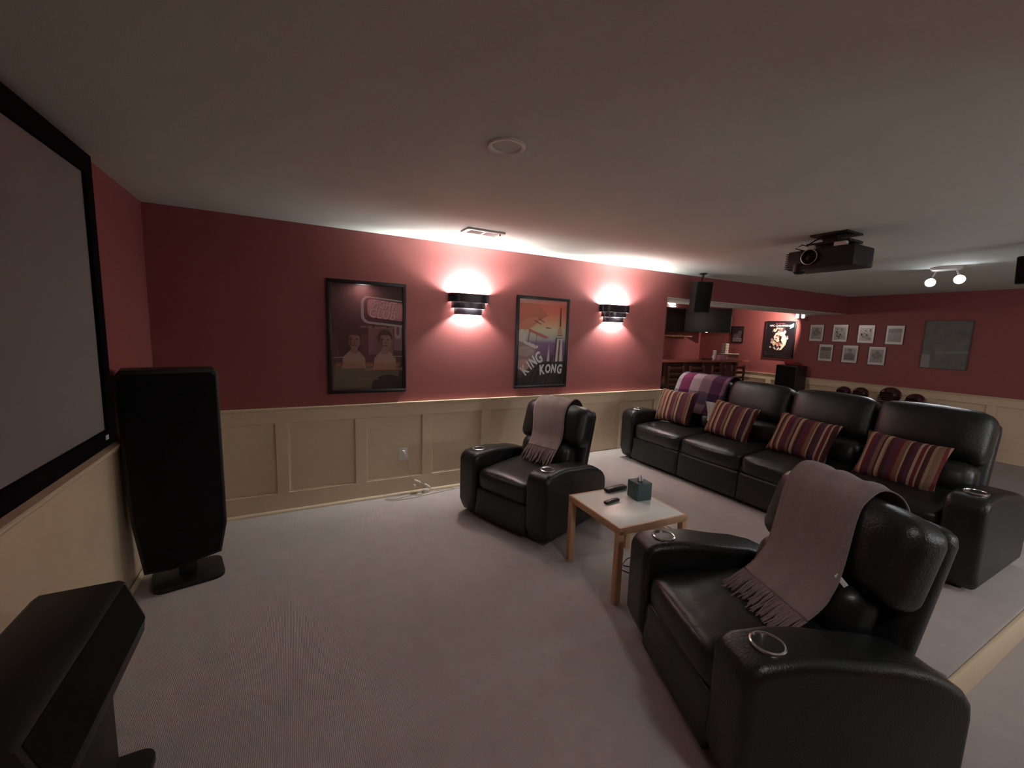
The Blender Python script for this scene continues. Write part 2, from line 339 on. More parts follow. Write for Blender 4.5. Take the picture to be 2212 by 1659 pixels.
# hanging speakers
def hang_speaker(loc, rz, label, k=1.0, w=.105):
    t = thing('hanging_speaker', label, 'speaker', loc, rz, None)
    # origin on ceiling
    prof = [(-w, -.13), (w, -.13), (w * .75, .10), (-w * .75, .10)]
    bm = bmesh.new(); prism(bm, prof, -.10 - .40 * k, -.10, 'z', .012, 3, T(0, .03, 0, rx=7)); finish('cabinet', bm, mat_side, t)
    bm = bmesh.new(); box(bm, -w * .93, w * .93, -.145, -.128, -.09 - .40 * k, -.11, .006, T(0, .03, 0, rx=7)); finish('grille', bm, BLACKCLOTH, t)
    bm = bmesh.new(); lathe(bm, [(.0001, 0), (.045, -.0005), (.045, -.012), (.018, -.02), (.014, -.045), (.0001, -.045)], 20); tube(bm, [(0, 0, -.02), (0, .02, -.07), (0, .02, -.12)], .010); finish('bracket', bm, BLACK, t)
    return t
mat_side = mat('dark_grey_speaker_side', (.030, .028, .028), .5)
hang_speaker((5.76, -.24, H), -28, 'black speaker hanging from the ceiling at the end of the red wall')
hang_speaker((6.12, -3.03, H), -100, 'black ceiling-hung speaker cut off by the right edge of the photo', .55, .12)

# ------------------------------------------------------------ sconces
def sconce(x, label):
    t = thing('wall_sconce', label, 'wall lamp', (x, 0, 1.935), 0)
    def band(w, z0, z1, d, th=.005, n=26):
        bm = bmesh.new(); o_, i_ = [], []
        for k in range(n + 1):
            a = math.pi * k / n
            # superellipse-ish half shell
            c, s = math.cos(a), math.sin(a); ex = .55
            X = math.copysign(abs(c) ** ex, c) * w; Y = -abs(s) ** ex * d
            o_.append((X, Y)); i_.append((X * (1 - th / w), Y * (1 - th / d)))
        V = []
        for (X, Y), (a, b) in zip(o_, i_): V.append([bm.verts.new((X, Y - .0005, z0)), bm.verts.new((X, Y - .0005, z1)), bm.verts.new((a, b - .0005, z1)), bm.verts.new((a, b - .0005, z0))])
        for A, B in zip(V, V[1:]):
            for j in range(4):
                f = bm.faces.new((A[j], A[(j + 1) % 4], B[(j + 1) % 4], B[j])); f.material_index = 1 if j in (2, 3) else 0
        bm.faces.new(V[0]); bm.faces.new(V[-1][::-1])
        return bm
    for w, z0, z1, d in ((.215, -.003, .083, .115), (.178, -.063, .012, .098), (.148, -.125, -.052, .081)):
        finish('shade_band', band(w, z0, z1, d), [SCONCE, SCWHITE], t, angle=50)
    bm = bmesh.new(); box(bm, -.05, .05, -.012, -.0005, -.10, .06, .004); box(bm, -.012, .012, -.035, -.012, -.02, .0, .002); finish('backplate', bm, SCWHITE, t)
    return t
sconce(2.548, 'dark three-tier wall sconce between the two framed film posters')
sconce(4.47, 'dark three-tier wall sconce right of the orange poster, near the wall end')

# ------------------------------------------------------------ flat-print artwork helper
PM = {}
def pm(c, rough=.5):
    k = (c, rough)
    if k not in PM: PM[k] = mat('print_ink', c, rough, noise=.08, scale=30)
    return PM[k]
def poster(name, label, cat, loc, rz, w, h, fw, base, art, depth=.03, frame=FRAME, pane=True, fside=None, group=None):
    """loc = centre on the wall; art: list of (colour or material, [(u,v)...]) with u,v 0..1 in the print"""
    t = thing(name, label, cat, loc, rz, group)
    bm = bmesh.new(); W2, H2 = w / 2, h / 2
    for a in ((-W2, W2, H2 - fw, H2), (-W2, W2, -H2, -H2 + fw), (-W2, -W2 + fw, -H2 + fw, H2 - fw), (W2 - fw, W2, -H2 + fw, H2 - fw)): box(bm, a[0], a[1], -depth, -.0005, a[2], a[3], .003)
    finish('frame', bm, frame, t)
    pw, ph = w - 2 * fw, h - 2 * fw; yb = -depth * .55
    bm = bmesh.new(); mats = [base]; V = [bm.verts.new((sx * pw / 2, yb, sz * ph / 2)) for sx, sz in ((-1, -1), (1, -1), (1, 1), (-1, 1))]; bm.faces.new(V)
    for i, (c, pts) in enumerate(art):
        mm = c if not isinstance(c, tuple) else pm(c)
        if mm not in mats: mats.append(mm)
        vs = [bm.verts.new(((u - .5) * pw, yb - .0002 * (i + 1), (v - .5) * ph)) for u, v in pts]
        f = bm.faces.new(vs); f.material_index = mats.index(mm)
    me = bpy.data.meshes.new('print'); bm.to_mesh(me); bm.free()
    for x in mats: me.materials.append(x)
    o = bpy.data.objects.new('print', me); COL.objects.link(o); o.parent = t
    if pane: one('acrylic_pane', GLASS if pane is True else pane, t, box, -pw / 2, pw / 2, -depth * .9, -depth * .9 + .0015, -ph / 2, ph / 2)
    t['_y'] = yb - .0002 * (len(art) + 2); del t['_y']
    return t, pw, ph, yb - .0002 * (len(art) + 2)
def ell(cx, cy, rx, ry, n=20, rot=0):
    c, s = math.cos(R(rot)), math.sin(R(rot)); out = []
    for i in range(n):
        a = 2 * math.pi * i / n; x, y = rx * math.cos(a), ry * math.sin(a); out.append((cx + x * c - y * s, cy + x * s + y * c))
    return out
def rrect(x0, x1, y0, y1, r, n=5, skew=0, ar=1.0):
    out = []
    for cx, cy, a0 in ((x1 - r, y1 - r * ar, 0), (x0 + r, y1 - r * ar, 90), (x0 + r, y0 + r * ar, 180), (x1 - r, y0 + r * ar, 270)):
        for k in range(n + 1):
            a = R(a0 + 90 * k / n); out.append((cx + r * math.cos(a), cy + r * ar * math.sin(a)))
    return [(x, y + skew * (x - x0)) for x, y in out]
def clipu(pts, hi=1.0): return [(min(hi, max(0, u)), min(1, max(0, v))) for u, v in pts]

# poster 1: dark film poster (generic stand-in composition, words kept)
base = ramp_mat('dark_poster_print', [(0, (.10, .085, .055)), (.24, (.075, .055, .035)), (.27, (.085, .035, .028)), (.52, (.075, .030, .026)), (.56, (.014, .010, .010)), (1, (.018, .011, .010))], 'Z', .35, False, bump=0, spec=.6)
skin, shirt, hair = (.26, .13, .10), (.36, .22, .17), (.03, .018, .016)
def bust(cx, cy, s, f):
    g = (.11, .055, .045)
    return [(shirt, [(cx - .17 * s, cy - .27 * s), (cx + .16 * s, cy - .27 * s), (cx + .15 * s, cy - .17 * s), (cx + .07 * s, cy - .105 * s), (cx - .06 * s, cy - .10 * s), (cx - .15 * s, cy - .16 * s)]),
            (skin, [(cx - .045 * s, cy - .125 * s), (cx + .05 * s, cy - .125 * s), (cx + .048 * s, cy - .02), (cx - .045 * s, cy - .02)]),
            (hair, ell(cx, cy + .028 * s, .098 * s, .078 * s)), (skin, ell(cx + .006 * f, cy - .005, .082 * s, .078 * s)),
            (hair, [(cx - .085 * s, cy + .03 * s), (cx - .05 * s, cy + .05 * s), (cx + .05 * s, cy + .05 * s), (cx + .088 * s, cy + .03 * s), (cx + .06 * s, cy + .088 * s), (cx - .05 * s, cy + .09 * s)]),
            (g, [(cx - .082 * f * s, cy + .03 * s), (cx - .035 * f * s, cy + .03 * s), (cx - .03 * f * s, cy - .06 * s), (cx - .06 * f * s, cy - .045 * s)]),
            ((.05, .025, .02), ell(cx - .034 * s, cy + .012, .020 * s, .006 * s, 10)), ((.05, .025, .02), ell(cx + .036 * s, cy + .012, .020 * s, .006 * s, 10)), (g, ell(cx + .004, cy - .018 * s, .012 * s, .014 * s, 8)), ((.10, .035, .03), ell(cx + .003, cy - .045 * s, .030 * s, .006 * s, 10))]
art = [((.055, .022, .022), [(.10, .30), (.40, .30), (.40, .56), (.05, .56)]), ((.21, .10, .09), [(.50, .34), (.86, .34), (.86, .60), (.50, .60)]), ((.24, .12, .15), [(.87, .38), (1, .38), (1, .66), (.87, .66)]),
       ((.38, .27, .27), rrect(.88, .98, .50, .68, .04, ar=.7)), ((.16, .07, .08), rrect(.91, .95, .53, .65, .02, ar=.7)),
       ((.34, .32, .22), [(.02, .305), (.22, .312), (.22, .318), (.02, .312)]), ((.34, .32, .22), [(.74, .318), (1, .318), (1, .326), (.74, .325)]),
       ((.13, .12, .07), [(.02, .02), (.98, .02), (.98, .25), (.02, .25)]), ((.15, .13, .08), [(.03, .10), (.6, .16), (.6, .24), (.05, .24)]), ((.012, .012, .011), clipu(ell(.78, .03, .24, .11))), ((.012, .012, .011), [(.92, .02), (1, .02), (1, .32), (.97, .30)]),
       ((.42, .38, .38), clipu(rrect(.40, 1.2, .64, .90, .10, skew=-.045, ar=.72))), ((.025, .015, .018), clipu(rrect(.44, 1.2, .66, .885, .08, skew=-.045, ar=.72))),
       ((.52, .20, .23), clipu(rrect(.49, 1.2, .70, .875, .07, skew=-.05, ar=.72))), ((.60, .30, .31), clipu(rrect(.52, 1.2, .725, .860, .06, skew=-.05, ar=.72)))]
art += bust(.30, .475, 1.0, 1) + bust(.74, .475, 1.05, 1)
t, pw, ph, yy = poster('framed_poster', 'black-framed dark film poster with a pink soap bar and two men', 'poster', (1.565, 0, 1.555), 0, .692, 1.022, .032, base, art)
LK = mat('pink_letter_shade', (.26, .06, .08), .5); LK2 = mat('pale_pink_letter', (.66, .40, .40), .5)
for dx, mm in ((.004, LK), (0, LK2)):
    q = 'lettering'
    text_mesh(q, 'FIGHT', .105, mm, t, (.145 + dx, yy - .0006 * (dx == 0), .300 - dx), -5, .18, .72, bold=.002)
    text_mesh(q, 'CLUB', .115, mm, t, (.125 + dx, yy - .0006 * (dx == 0), .216 - dx), -5, .18, .85, bold=.002)
ORG = mat('dull_orange_ink', (.42, .15, .07), .5); TANI = mat('tan_ink', (.30, .17, .12), .5)
text_mesh('lettering', 'MISCHIEF.  MAYHEM.  SOAP.', .026, TANI, t, (.09, yy, .098), 0, 0, 1, bold=.0008)
text_mesh('lettering', 'BRAD PITT', .050, ORG, t, (-.185, yy, -.246), 0, .1, .82, bold=.001)
text_mesh('lettering', 'EDWARD NORTON', .050, ORG, t, (.105, yy, -.246), 0, .1, .82, bold=.001)
text_mesh('lettering', 'HELENA BONHAM CARTER', .034, ORG, t, (.14, yy, -.292), 0, .1, .85, bold=.001)
text_mesh('lettering', 'FIGHTCLUB', .022, TANI, t, (.0, yy, -.385), 0, 0, 1.6)

# poster 2: orange poster (generic stand-in)
base = ramp_mat('sunset_poster_print', [(0, (.012, .008, .010)), (.16, (.03, .012, .022)), (.30, (.13, .045, .09)), (.50, (.20, .12, .26)), (.54, (.42, .42, .42)), (.64, (.62, .58, .38)), (.74, (.72, .36, .20)), (.86, (.70, .17, .10)), (1, (.66, .14, .10))], 'Z', .35, False, bump=0, spec=.6)
wht = (.62, .58, .52)
art = [((.55, .16, .10), [(0, .62), (.32, .72), (.60, .82), (.35, .97), (0, .97)]), ((.60, .22, .14), ell(.20, .72, .22, .06, rot=15)),
       ((.30, .22, .22), [(.0, .22), (.36, .30), (.36, .44), (.0, .54)]), ((.50, .30, .26), ell(.12, .24, .13, .07)), ((.40, .33, .30), ell(.14, .40, .18, .06)),
       ((.48, .14, .12), [(.20, .665), (.60, .575), (.62, .555), (.56, .55), (.20, .635)]), (wht, [(.10, .53), (.42, .46), (.40, .435), (.34, .43), (.10, .495)]), (wht, ell(.07, .58, .09, .075)),
       ((.10, .07, .08), [(.22, .63), (.235, .63), (.20, .50), (.185, .50)]), ((.10, .07, .08), [(.37, .60), (.38, .60), (.36, .46), (.35, .46)]),
       ((.16, .06, .08), [(.32, .765), (.46, .72), (.46, .71), (.32, .752)]), ((.16, .06, .08), [(.40, .79), (.52, .745), (.52, .735), (.40, .777)]), ((.16, .10, .08), [(.56, .685), (.67, .675), (.67, .665), (.56, .672)]),
       ((.05, .03, .07), [(.76, .27), (.80, .27), (.84, .60), (.78, .55)]), (wht, [(.79, .27), (.95, .27), (.92, .56), (.92, .60), (.82, .60), (.81, .56)]), ((.13, .10, .13), [(.835, .27), (.875, .27), (.885, .54), (.855, .54)]), ((.60, .30, .18), [(.82, .60), (.92, .60), (.90, .66), (.88, .70), (.86, .70), (.83, .66)]),
       ((.13, .08, .09), [(.82, .555), (.92, .555), (.92, .565), (.82, .565)]), ((.13, .08, .09), [(.82, .585), (.92, .585), (.92, .597), (.82, .597)]),
       (wht, [(.60, .28), (.66, .28), (.645, .40), (.635, .50), (.625, .40)]), ((.06, .03, .06), [(.68, .2), (.74, .2), (.74, .36), (.68, .36)]),
       ((.012, .008, .010), [(0, .0), (1, .0), (1, .28), (.45, .27), (.2, .08), (0, .14)]),
       ((.07, .045, .055), [(.855, .70), (.885, .70), (.88, .90), (.87, .93), (.86, .90)])]
t, pw, ph, yy = poster('framed_poster', 'black-framed orange and purple film poster with large white slanted title letters', 'poster', (3.456, 0, 1.541), 0, .692, 1.022, .032, base, art)
WL = mat('white_title_ink', (.70, .67, .64), .5)
# individually placed slanted letters along the two arcs
for ch, x, z, rot, sz in (('K', -.225, -.315, 46, .155), ('I', -.168, -.262, 44, .155), ('N', -.118, -.220, 40, .155), ('G', -.045, -.175, 32, .175), ('K', .000, -.312, 8, .150), ('O', .082, -.300, 2, .135), ('N', .160, -.300, -2, .135), ('G', .242, -.306, -4, .145)):
    text_mesh('title_letter', ch, sz, WL, t, (x, yy, z), rot, .12, .66, bold=.006)

# outlet with plug and cord
t = thing('wall_outlet', 'white electrical outlet on the beige panelling left of the recliner', 'outlet', (1.888, -.004, .412))
one('cover_plate', WHITE, t, box, -.044, .044, -.006, -.0002, -.064, .064, bev=.002)
for z in (.022, -.024):
    bm = bmesh.new(); lathe(bm, [(.0001, .0015), (.016, .0015), (.017, 0)], 20, T(0, -.006, z, rx=90)); s = finish('socket', bm, WHITE, t)
    bm = bmesh.new()
    for sx in (-.006, .006): box(bm, sx - .001, sx + .001, -.0082, -.0076, z - .003, z + .005)
    finish('socket_slot', bm, BLACK, s)
t = thing('power_cord', 'thin beige power cord with plug and adapters hanging from the outlet to the carpet', 'cord', (1.888, 0, .44))
CORD = mat('beige_cord', (.50, .42, .32), .5)
bm = bmesh.new(); box(bm, -.012, .012, -.045, -.0135, -.014, .014, .004); finish('plug', bm, WHITE, t)
C0 = Vector((1.888, 0, .44))
path = [(1.888, -.045, .44), (1.90, -.075, .41), (1.925, -.06, .32), (1.945, -.045, .20), (1.99, -.05, .14), (2.08, -.055, .09), (2.16, -.06, .03), (2.24, -.075, .006), (2.35, -.06, .006), (2.5, -.10, .006), (2.7, -.08, .006), (2.9, -.12, .006), (3.05, -.2, .006)]
bm = bmesh.new()
def smooth_path(p, n=6):
    p = [Vector(q) for q in p]; out = []
    for i in range(len(p) - 1):
        a, b, c, d = p[max(i - 1, 0)], p[i], p[i + 1], p[min(i + 2, len(p) - 1)]
        for k in range(n):
            s = k / n; out.append(.5 * ((2 * b) + (c - a) * s + (2 * a - 5 * b + 4 * c - d) * s * s + (3 * b - a - 3 * c + d) * s ** 3))
    return out + [p[-1]]
tube(bm, [v - C0 for v in smooth_path(path)], .003, 6)
tube(bm, [v - C0 for v in smooth_path([(2.16, -.06, .03), (2.05, -.11, .006), (1.95, -.09, .006), (1.8, -.13, .006), (1.7, -.10, .006), (1.75, -.15, .006), (1.95, -.16, .006), (2.2, -.12, .006), (2.4, -.10, .006)])], .003, 6)
finish('cord', bm, CORD, t)
for (x, z, a) in ((2.02, .125, -30), (2.12, .065, -38)):
    ad = one('adapter', WHITE, t, box, -.032, .032, -.016, .016, -.011, .011, bev=.004, M=T(x - C0.x, -.06, z - C0.z, ry=-a))
    one('side_plug', WHITE, ad, box, -.012, .012, -.012, .012, -.014, .014, bev=.003, M=T(x - C0.x - .035, -.075, z - C0.z - .035))

# ------------------------------------------------------------ leather seating
def arm_profile(h, d, b=.03):
    pts = [(b + .02, .035), (b, .07), (0.0, .14), (0, h - .11)]
    for k in range(7): a = R(180 - 90 * k / 6); pts.append((.085 + .085 * math.cos(a), h - .085 + .085 * math.sin(a)))
    pts += [(.20, h + .008), (.32, h), (.45, h - .022), (.58, h - .036), (.70, h - .066), (.79, h - .108), (d - .045, h - .155), (d - .01, h - .20), (d, h - .26), (d, .09), (d - .02, .04)]
    return pts
def arm(parent, x0, x1, h, d, cup_y, cy=None):
    bm = bmesh.new(); prism(bm, arm_profile(h, d), x0, x1, 'x', .038, 5)
    o = finish('arm', bm, LEATHER, parent, angle=60)
    cx = (x0 + x1) / 2 if cy is None else cy
    bm = bmesh.new(); bmesh.ops.create_cone(bm, cap_ends=True, segments=32, radius1=.050, radius2=.050, depth=.14, matrix=Matrix.Translation((cx, cup_y, h)))
    cut = finish('cut', bm, BLACK)
    md = o.modifiers.new('b', 'BOOLEAN'); md.object = cut; md.operation = 'DIFFERENCE'; md.solver = 'EXACT'
    dg = bpy.context.evaluated_depsgraph_get(); dg.update(); me = bpy.data.meshes.new_from_object(o.evaluated_get(dg)); o.modifiers.clear()
    old = o.data; o.data = me; bpy.data.meshes.remove(old); bpy.data.objects.remove(cut)
    me.materials.clear(); me.materials.append(LEATHER)
    bm = bmesh.new(); z = h + .006
    lathe(bm, [(.0485, z - .068), (.049, z), (.0515, z + .005), (.055, z + .006), (.060, z + .003), (.061, z - .003)], 36, T(cx, cup_y, 0)); c = finish('cup_holder', bm, CHROME, o); 
    bm = bmesh.new(); lathe(bm, [(.0001, z - .066), (.0484, z - .066), (.048, z - .06), (.048, z - .012)], 36, T(cx, cup_y, 0)); finish('cup_liner', bm, CUPDARK, o)
    return o
def seam(parent, pts, r=.0035): 
    bm = bmesh.new(); tube(bm, pts, r, 6); return finish('piping', bm, LEATHER, parent)
def seat_unit(parent, cx, w, zoff=0, backw=None, n=10, up=0):
    # seat cushion, front panel, lumbar and head cushion
    bm = bmesh.new(); soft(bm, w - .006, .62, .19, .055, (0, .018, .020), n, T(cx, .335, .375, rx=3)); s = finish('seat_cushion', bm, LEATHER_W, parent, angle=80)
    bm = bmesh.new(); soft(bm, w - .001, .07, .25, .018, (0, .004, 0), n, T(cx, .052, .165, rx=-3)); finish('footrest_panel', bm, LEATHER, parent, angle=80)
    bw = backw or w
    bm = bmesh.new(); soft(bm, w - .03, .20, .25, .08, (.0, .03, .0), n, T(cx, .665, .545, rx=-14)); finish('lumbar_cushion', bm, LEATHER_W, parent, angle=80)
    bm = bmesh.new(); soft(bm, bw - .004, .21, .37, .075, (.0, .03, .0), n, T(cx, .790, .80 + up, rx=-17), crown=.022); finish('head_cushion', bm, LEATHER, parent, angle=80)
    return s
def recliner(label, loc, rz, tagside=False):
    t = thing('recliner', label, 'recliner', loc, rz)
    one('base', LEATHER, t, box, -.30, .30, .06, .86, .03, .34, bev=.02)
    for sx in (-1, 1):
        for y in (.12, .78):
            one('glide', BLACK, t, lathe, [(.0001, .0005), (.02, .0005), (.022, .035), (.0001, .035)], 12, T(sx * .38, y, 0))
    arm(t, -.50, -.288, .585, .91, .145); arm(t, .288, .50, .585, .91, .145)
    seat_unit(t, 0, .58, backw=.71)
    bm = bmesh.new(); soft(bm, .66, .12, .68, .055, (0, .015, 0), 10, T(0, .865, .62, rx=-14)); finish('back_shell', bm, LEATHER, t, angle=80)
    return t
r1 = recliner('black leather recliner by the panelled wall, left of the small table', (2.416, -1.083, 0), -70)
r2 = recliner('black leather recliner in the right foreground, nearest the camera', (2.412, -2.879, 0), -111.3)

# ------------------------------------------------------------ sofa on the platform
sofa = thing('sofa', 'long black leather four-seat theatre sofa on the raised carpet platform', 'sofa', (4.44, -1.815, PZ), -90)
# local x -> world -y ; local y -> world +x
one('base', LEATHER, sofa, box, -1.325, 1.325, .06, .84, .03, .34, bev=.02)
for x in (-1.42, -.65, 0, .65, 1.42):
    for y in (.12, .78): one('glide', BLACK, sofa, lathe, [(.0001, .0005), (.02, .0005), (.022, .036), (.0001, .036)], 12, T(x, y, 0))
arm(sofa, -1.515, -1.322, .60, .90, .15); arm(sofa, 1.322, 1.515, .60, .90, .15)
for i in range(4): seat_unit(sofa, -.99 + .66 * i, .66, n=8, up=.03)
for i in range(4):
    bm = bmesh.new(); soft(bm, .65, .10, .68, .045, (0, .015, 0), 8, T(-.99 + .66 * i, .87, .61, rx=-14)); finish('back_shell', bm, LEATHER, sofa, angle=80)

# ------------------------------------------------------------ pillows
tan, dk, rd, pu, br, gd = (.40, .29, .20), (.07, .026, .026), (.14, .028, .032), (.085, .035, .06), (.19, .105, .07), (.30, .19, .11)
seq = [tan, rd, tan, dk, gd, br, rd, gd, tan, dk, br, tan, rd, pu, br, dk, tan, gd, dk, pu, rd, br, tan, dk, pu]
wid = [.03, .045, .02, .05, .03, .06, .03, .03, .02, .045, .03, .035, .05, .06, .05, .025, .03, .02, .05, .07, .04, .06, .02, .05, .05]
def stripes(name, flip, shift):
    p = 0; st = []; tot = sum(wid); S_ = list(zip(seq, wid)); S_ = S_[shift:] + S_[:shift]
    if flip: S_ = S_[::-1]
    for c, w in S_: st.append((p / tot, c)); p += w
    return ramp_mat(name, st, 'X', .9, True, 'Generated', .5, .1)
def pillow(loc, eul, w, h, mt, label, group='striped cushions on the sofa'):
    bm = bmesh.new(); n = 18; g = {}
    for s in (1, -1):
        for i in range(n + 1):
            for j in range(n + 1):
                u, v = -1 + 2 * i / n, -1 + 2 * j / n
                if s == -1 and (i in (0, n) or j in (0, n)): g[s, i, j] = g[1, i, j]; continue
                k = 1 - .07 * (1 - abs(u) ** 2) * abs(v) - 0; k2 = 1 - .07 * (1 - abs(v) ** 2) * abs(u)
                th = .075 * (max(0, (1 - u ** 4)) * max(0, (1 - v ** 4))) ** .55
                g[s, i, j] = bm.verts.new((u * w / 2 * k2, s * th, v * h / 2 * k))
        for i in range(n):
            for j in range(n): bm.faces.new((g[s, i, j], g[s, i + 1, j], g[s, i + 1, j + 1], g[s, i, j + 1]))
    o = finish('cushion', bm, mt, None, angle=120); o.name = 'throw_pillow'; o.location = loc; o.rotation_euler = [R(a) for a in eul]
    return tag(o, label, 'cushion', group)
SM = [stripes('striped_fabric', False, 0), stripes('striped_fabric', False, 3), stripes('striped_fabric', False, 5), stripes('striped_fabric', False, 8)]
# euler: x tilt back, z facing; local x -> world -y
pillow((4.86, -.74, .855), (-20, 0, -84), .47, .40, SM[0], 'striped tan and burgundy cushion against the left arm of the sofa')
pillow((4.86, -1.43, .83), (-22, 4, -90), .48, .38, SM[1], 'striped cushion second from the sofa left end, below the plaid throw edge')
pillow((4.87, -2.10, .82), (-24, 4, -92), .50, .38, SM[2], 'striped cushion on the third seat, directly left of the foreground throw')
pillow((4.89, -2.76, .80), (-24, 2, -94), .50, .38, SM[3], 'striped cushion nearest the right arm of the sofa')

# ------------------------------------------------------------ throws
from mathutils.bvhtree import BVHTree
def bvh_of(root):
    vs, fs = [], []
    for c in kids(root):
        if c.type != 'MESH' or c.name.startswith(('care_tag',)): continue
        b = len(vs); vs += [v.co.copy() for v in c.data.vertices]; fs += [tuple(b + i for i in p.vertices) for p in c.data.polygons]
    return BVHTree.FromPolygons(vs, fs)
def drape(name, label, cat, loc, rz, path, wid_, m_, fringe=0, thick=.006, fr_len=.12, seed=1, nx=20, fold=.006, uvs=False, fm=None, on=None, off=.009, smooth_it=5):
    """path: (lateral, y, z) centre line in the chair's own frame; fringe hangs from the first point"""
    rnd = random.Random(seed); P = smooth_path(path, 6); n = len(P)
    bm = bmesh.new(); uvl = bm.loops.layers.uv.new('UVMap'); g = []
    wd = wid_ if callable(wid_) else (lambda s: wid_)
    for i, p in enumerate(P):
        d = (P[min(i + 1, n - 1)] - P[max(i - 1, 0)]).normalized(); lat = Vector((1, 0, 0)); nrm = d.cross(lat).normalized()
        if nrm.y > 0 and abs(nrm.z) < .7 and i < n / 2: nrm = -nrm
        row = []
        for j in range(nx + 1):
            u = j / nx - .5; s = i / (n - 1)
            k = fold * (math.sin(u * 17 + seed) * .6 + math.sin(u * 31 + s * 5 + seed * 2) * .4)
            row.append((p + lat * u * wd(s) + nrm * k, u + .5, s))
        g.append(row)
    if on:
        tree = bvh_of(on); c0 = Vector((0, .80, .72)); dep = []
        for row in g:
            dr = []
            for q in row:
                p = q[0]; c = Vector((p.x, c0.y, min(c0.z, p.z) if p.z < .72 else c0.z)); d = (p - c); rad = d.length; d.normalize()
                h = tree.ray_cast(p + d * .35, -d, rad + .35)
                dr.append([c, d, max(rad, (h[0] - c).length + off) if h[0] else rad])
            dep.append(dr)
        base_ = [[e[2] for e in dr] for dr in dep]
        for _ in range(smooth_it):   # relax, but never sink below the leather
            new = [[e[2] for e in dr] for dr in dep]
            for i in range(n):
                for j in range(nx + 1):
                    nb = [dep[a][b][2] for a, b in ((i - 1, j), (i + 1, j), (i, j - 1), (i, j + 1)) if 0 <= a < n and 0 <= b <= nx]
                    new[i][j] = max(base_[i][j], sum(nb) / len(nb))
            for i in range(n):
                for j in range(nx + 1): dep[i][j][2] = new[i][j]
        g = [[(dep[i][j][0] + dep[i][j][1] * (dep[i][j][2] + fold * .5 * (1 + math.sin((g[i][j][1]) * 19 + seed))), g[i][j][1], g[i][j][2]) for j in range(nx + 1)] for i in range(n)]
    V = [[bm.verts.new(q[0]) for q in row] for row in g]
    for i in range(n - 1):
        for j in range(nx):
            f = bm.faces.new((V[i][j], V[i][j + 1], V[i + 1][j + 1], V[i + 1][j]))
            for lp, (a, b) in zip(f.loops, ((i, j), (i, j + 1), (i + 1, j + 1), (i + 1, j))): lp[uvl].uv = (g[a][b][1], g[a][b][2])
    me = bpy.data.meshes.new(name); bm.to_mesh(me)
    first = [v.co.copy() for v in V[0]]; dirn = (P[0] - P[2]).normalized(); bm.free(); me.materials.append(m_)
    me.polygons.foreach_set('use_smooth', [True] * len(me.polygons))
    o = bpy.data.objects.new(name, me); COL.objects.link(o); o.location = loc; o.rotation_euler = (0, 0, R(rz))
    md = o.modifiers.new('solid', 'SOLIDIFY'); md.thickness = thick; md.offset = 0
    tag(o, label, cat)
    if fringe:
        bm = bmesh.new()
        for k in range(fringe):
            s = k / (fringe - 1) * nx; j = min(int(s), nx - 1); a = first[j].lerp(first[j + 1], s - j)
            sw = Vector((rnd.uniform(-.012, .012), -.004 + rnd.uniform(-.012, .006), 0)); ln = fr_len * rnd.uniform(.85, 1.1)
            q1 = a + dirn * ln * .35 + sw * .5 + Vector((0, rnd.uniform(-.01, .0), 0)); q2 = a + dirn * ln * .7 + sw; q3 = a + dirn * ln + sw * 1.6
            if q3.z < .475: q3.z = .475 + rnd.uniform(0, .006); q3.y -= .02
            tube(bm, [a, q1, q2, q3], [.003, .0045, .004, .0025], 5)
        fo = finish('fringe', bm, fm or WOOLF, o); fo['kind'] = 'stuff'
    return o
front = [(0.03, .590, .60), (.03, .615, .70), (.02, .645, .80), (-.01, .685, .90), (-.02, .735, .975), (-.03, .83, 1.035), (-.03, .92, 1.02), (-.03, .99, .94), (-.03, 1.0, .80), (-.03, .985, .66)]
drape('throw_blanket', 'mauve fringed throw over the back of the recliner by the wall', 'throw', (2.416, -1.083, 0), -70,
      [(.03, .54, .62)] + [(x - .01, y, z) for x, y, z in front[1:]], lambda s: .33 + .06 * min(1, s * 1.8), WOOL, 46, seed=3, fr_len=.15, on=r1)
throw2 = drape('throw_blanket', 'mauve fringed throw over the back of the foreground recliner', 'throw', (2.412, -2.879, 0), -111.3,
      [(.06, .43, .555), (.05, .50, .60), (.03, .57, .67), (.00, .625, .76), (-.03, .675, .87), (-.06, .735, .975), (-.09, .83, 1.035), (-.09, .92, 1.02), (-.09, .99, .94), (-.09, 1.0, .80), (-.09, .985, .66)], lambda s: .38 + .03 * min(1, s * 1.8), WOOL, 60, seed=5, on=r2)
o = one('care_label', WHITE, throw2, box, -.027, .027, -.0015, .0015, -.010, .010, bev=.0008, M=T(.218, .592, .702, rx=-35, ry=24, rz=0)); o['label'] = 'small white care label at the throw edge'
PLAID = cell_mat('plaid_throw_weave', [(0, (.26, .23, .24)), (.09, (.115, .022, .06)), (.33, (.27, .21, .225)), (.53, (.16, .095, .12)), (.73, (.06, .022, .055)), (.93, (.18, .08, .13))], [(0, (1, 1, 1)), (.14, (.45, .5, .6)), (.27, (1.0, 1, 1)), (.42, (1.4, 1.35, 1.4)), (.52, (.6, .6, .7)), (.7, (1, 1, 1)), (.85, (.5, .5, .6))])
o = drape('plaid_throw', 'plum and grey plaid throw covering the leftmost sofa back', 'throw', (4.44, -1.815, PZ), -90,
      [(-.99, .575, .62), (-.99, .615, .70), (-.99, .650, .80), (-.99, .690, .90), (-.99, .735, .985), (-.99, .83, 1.045), (-.99, .93, 1.03), (-.99, 1.0, .94), (-.99, 1.01, .78), (-.99, .99, .60)], .65, PLAID, 0, seed=9, nx=24, on=sofa)
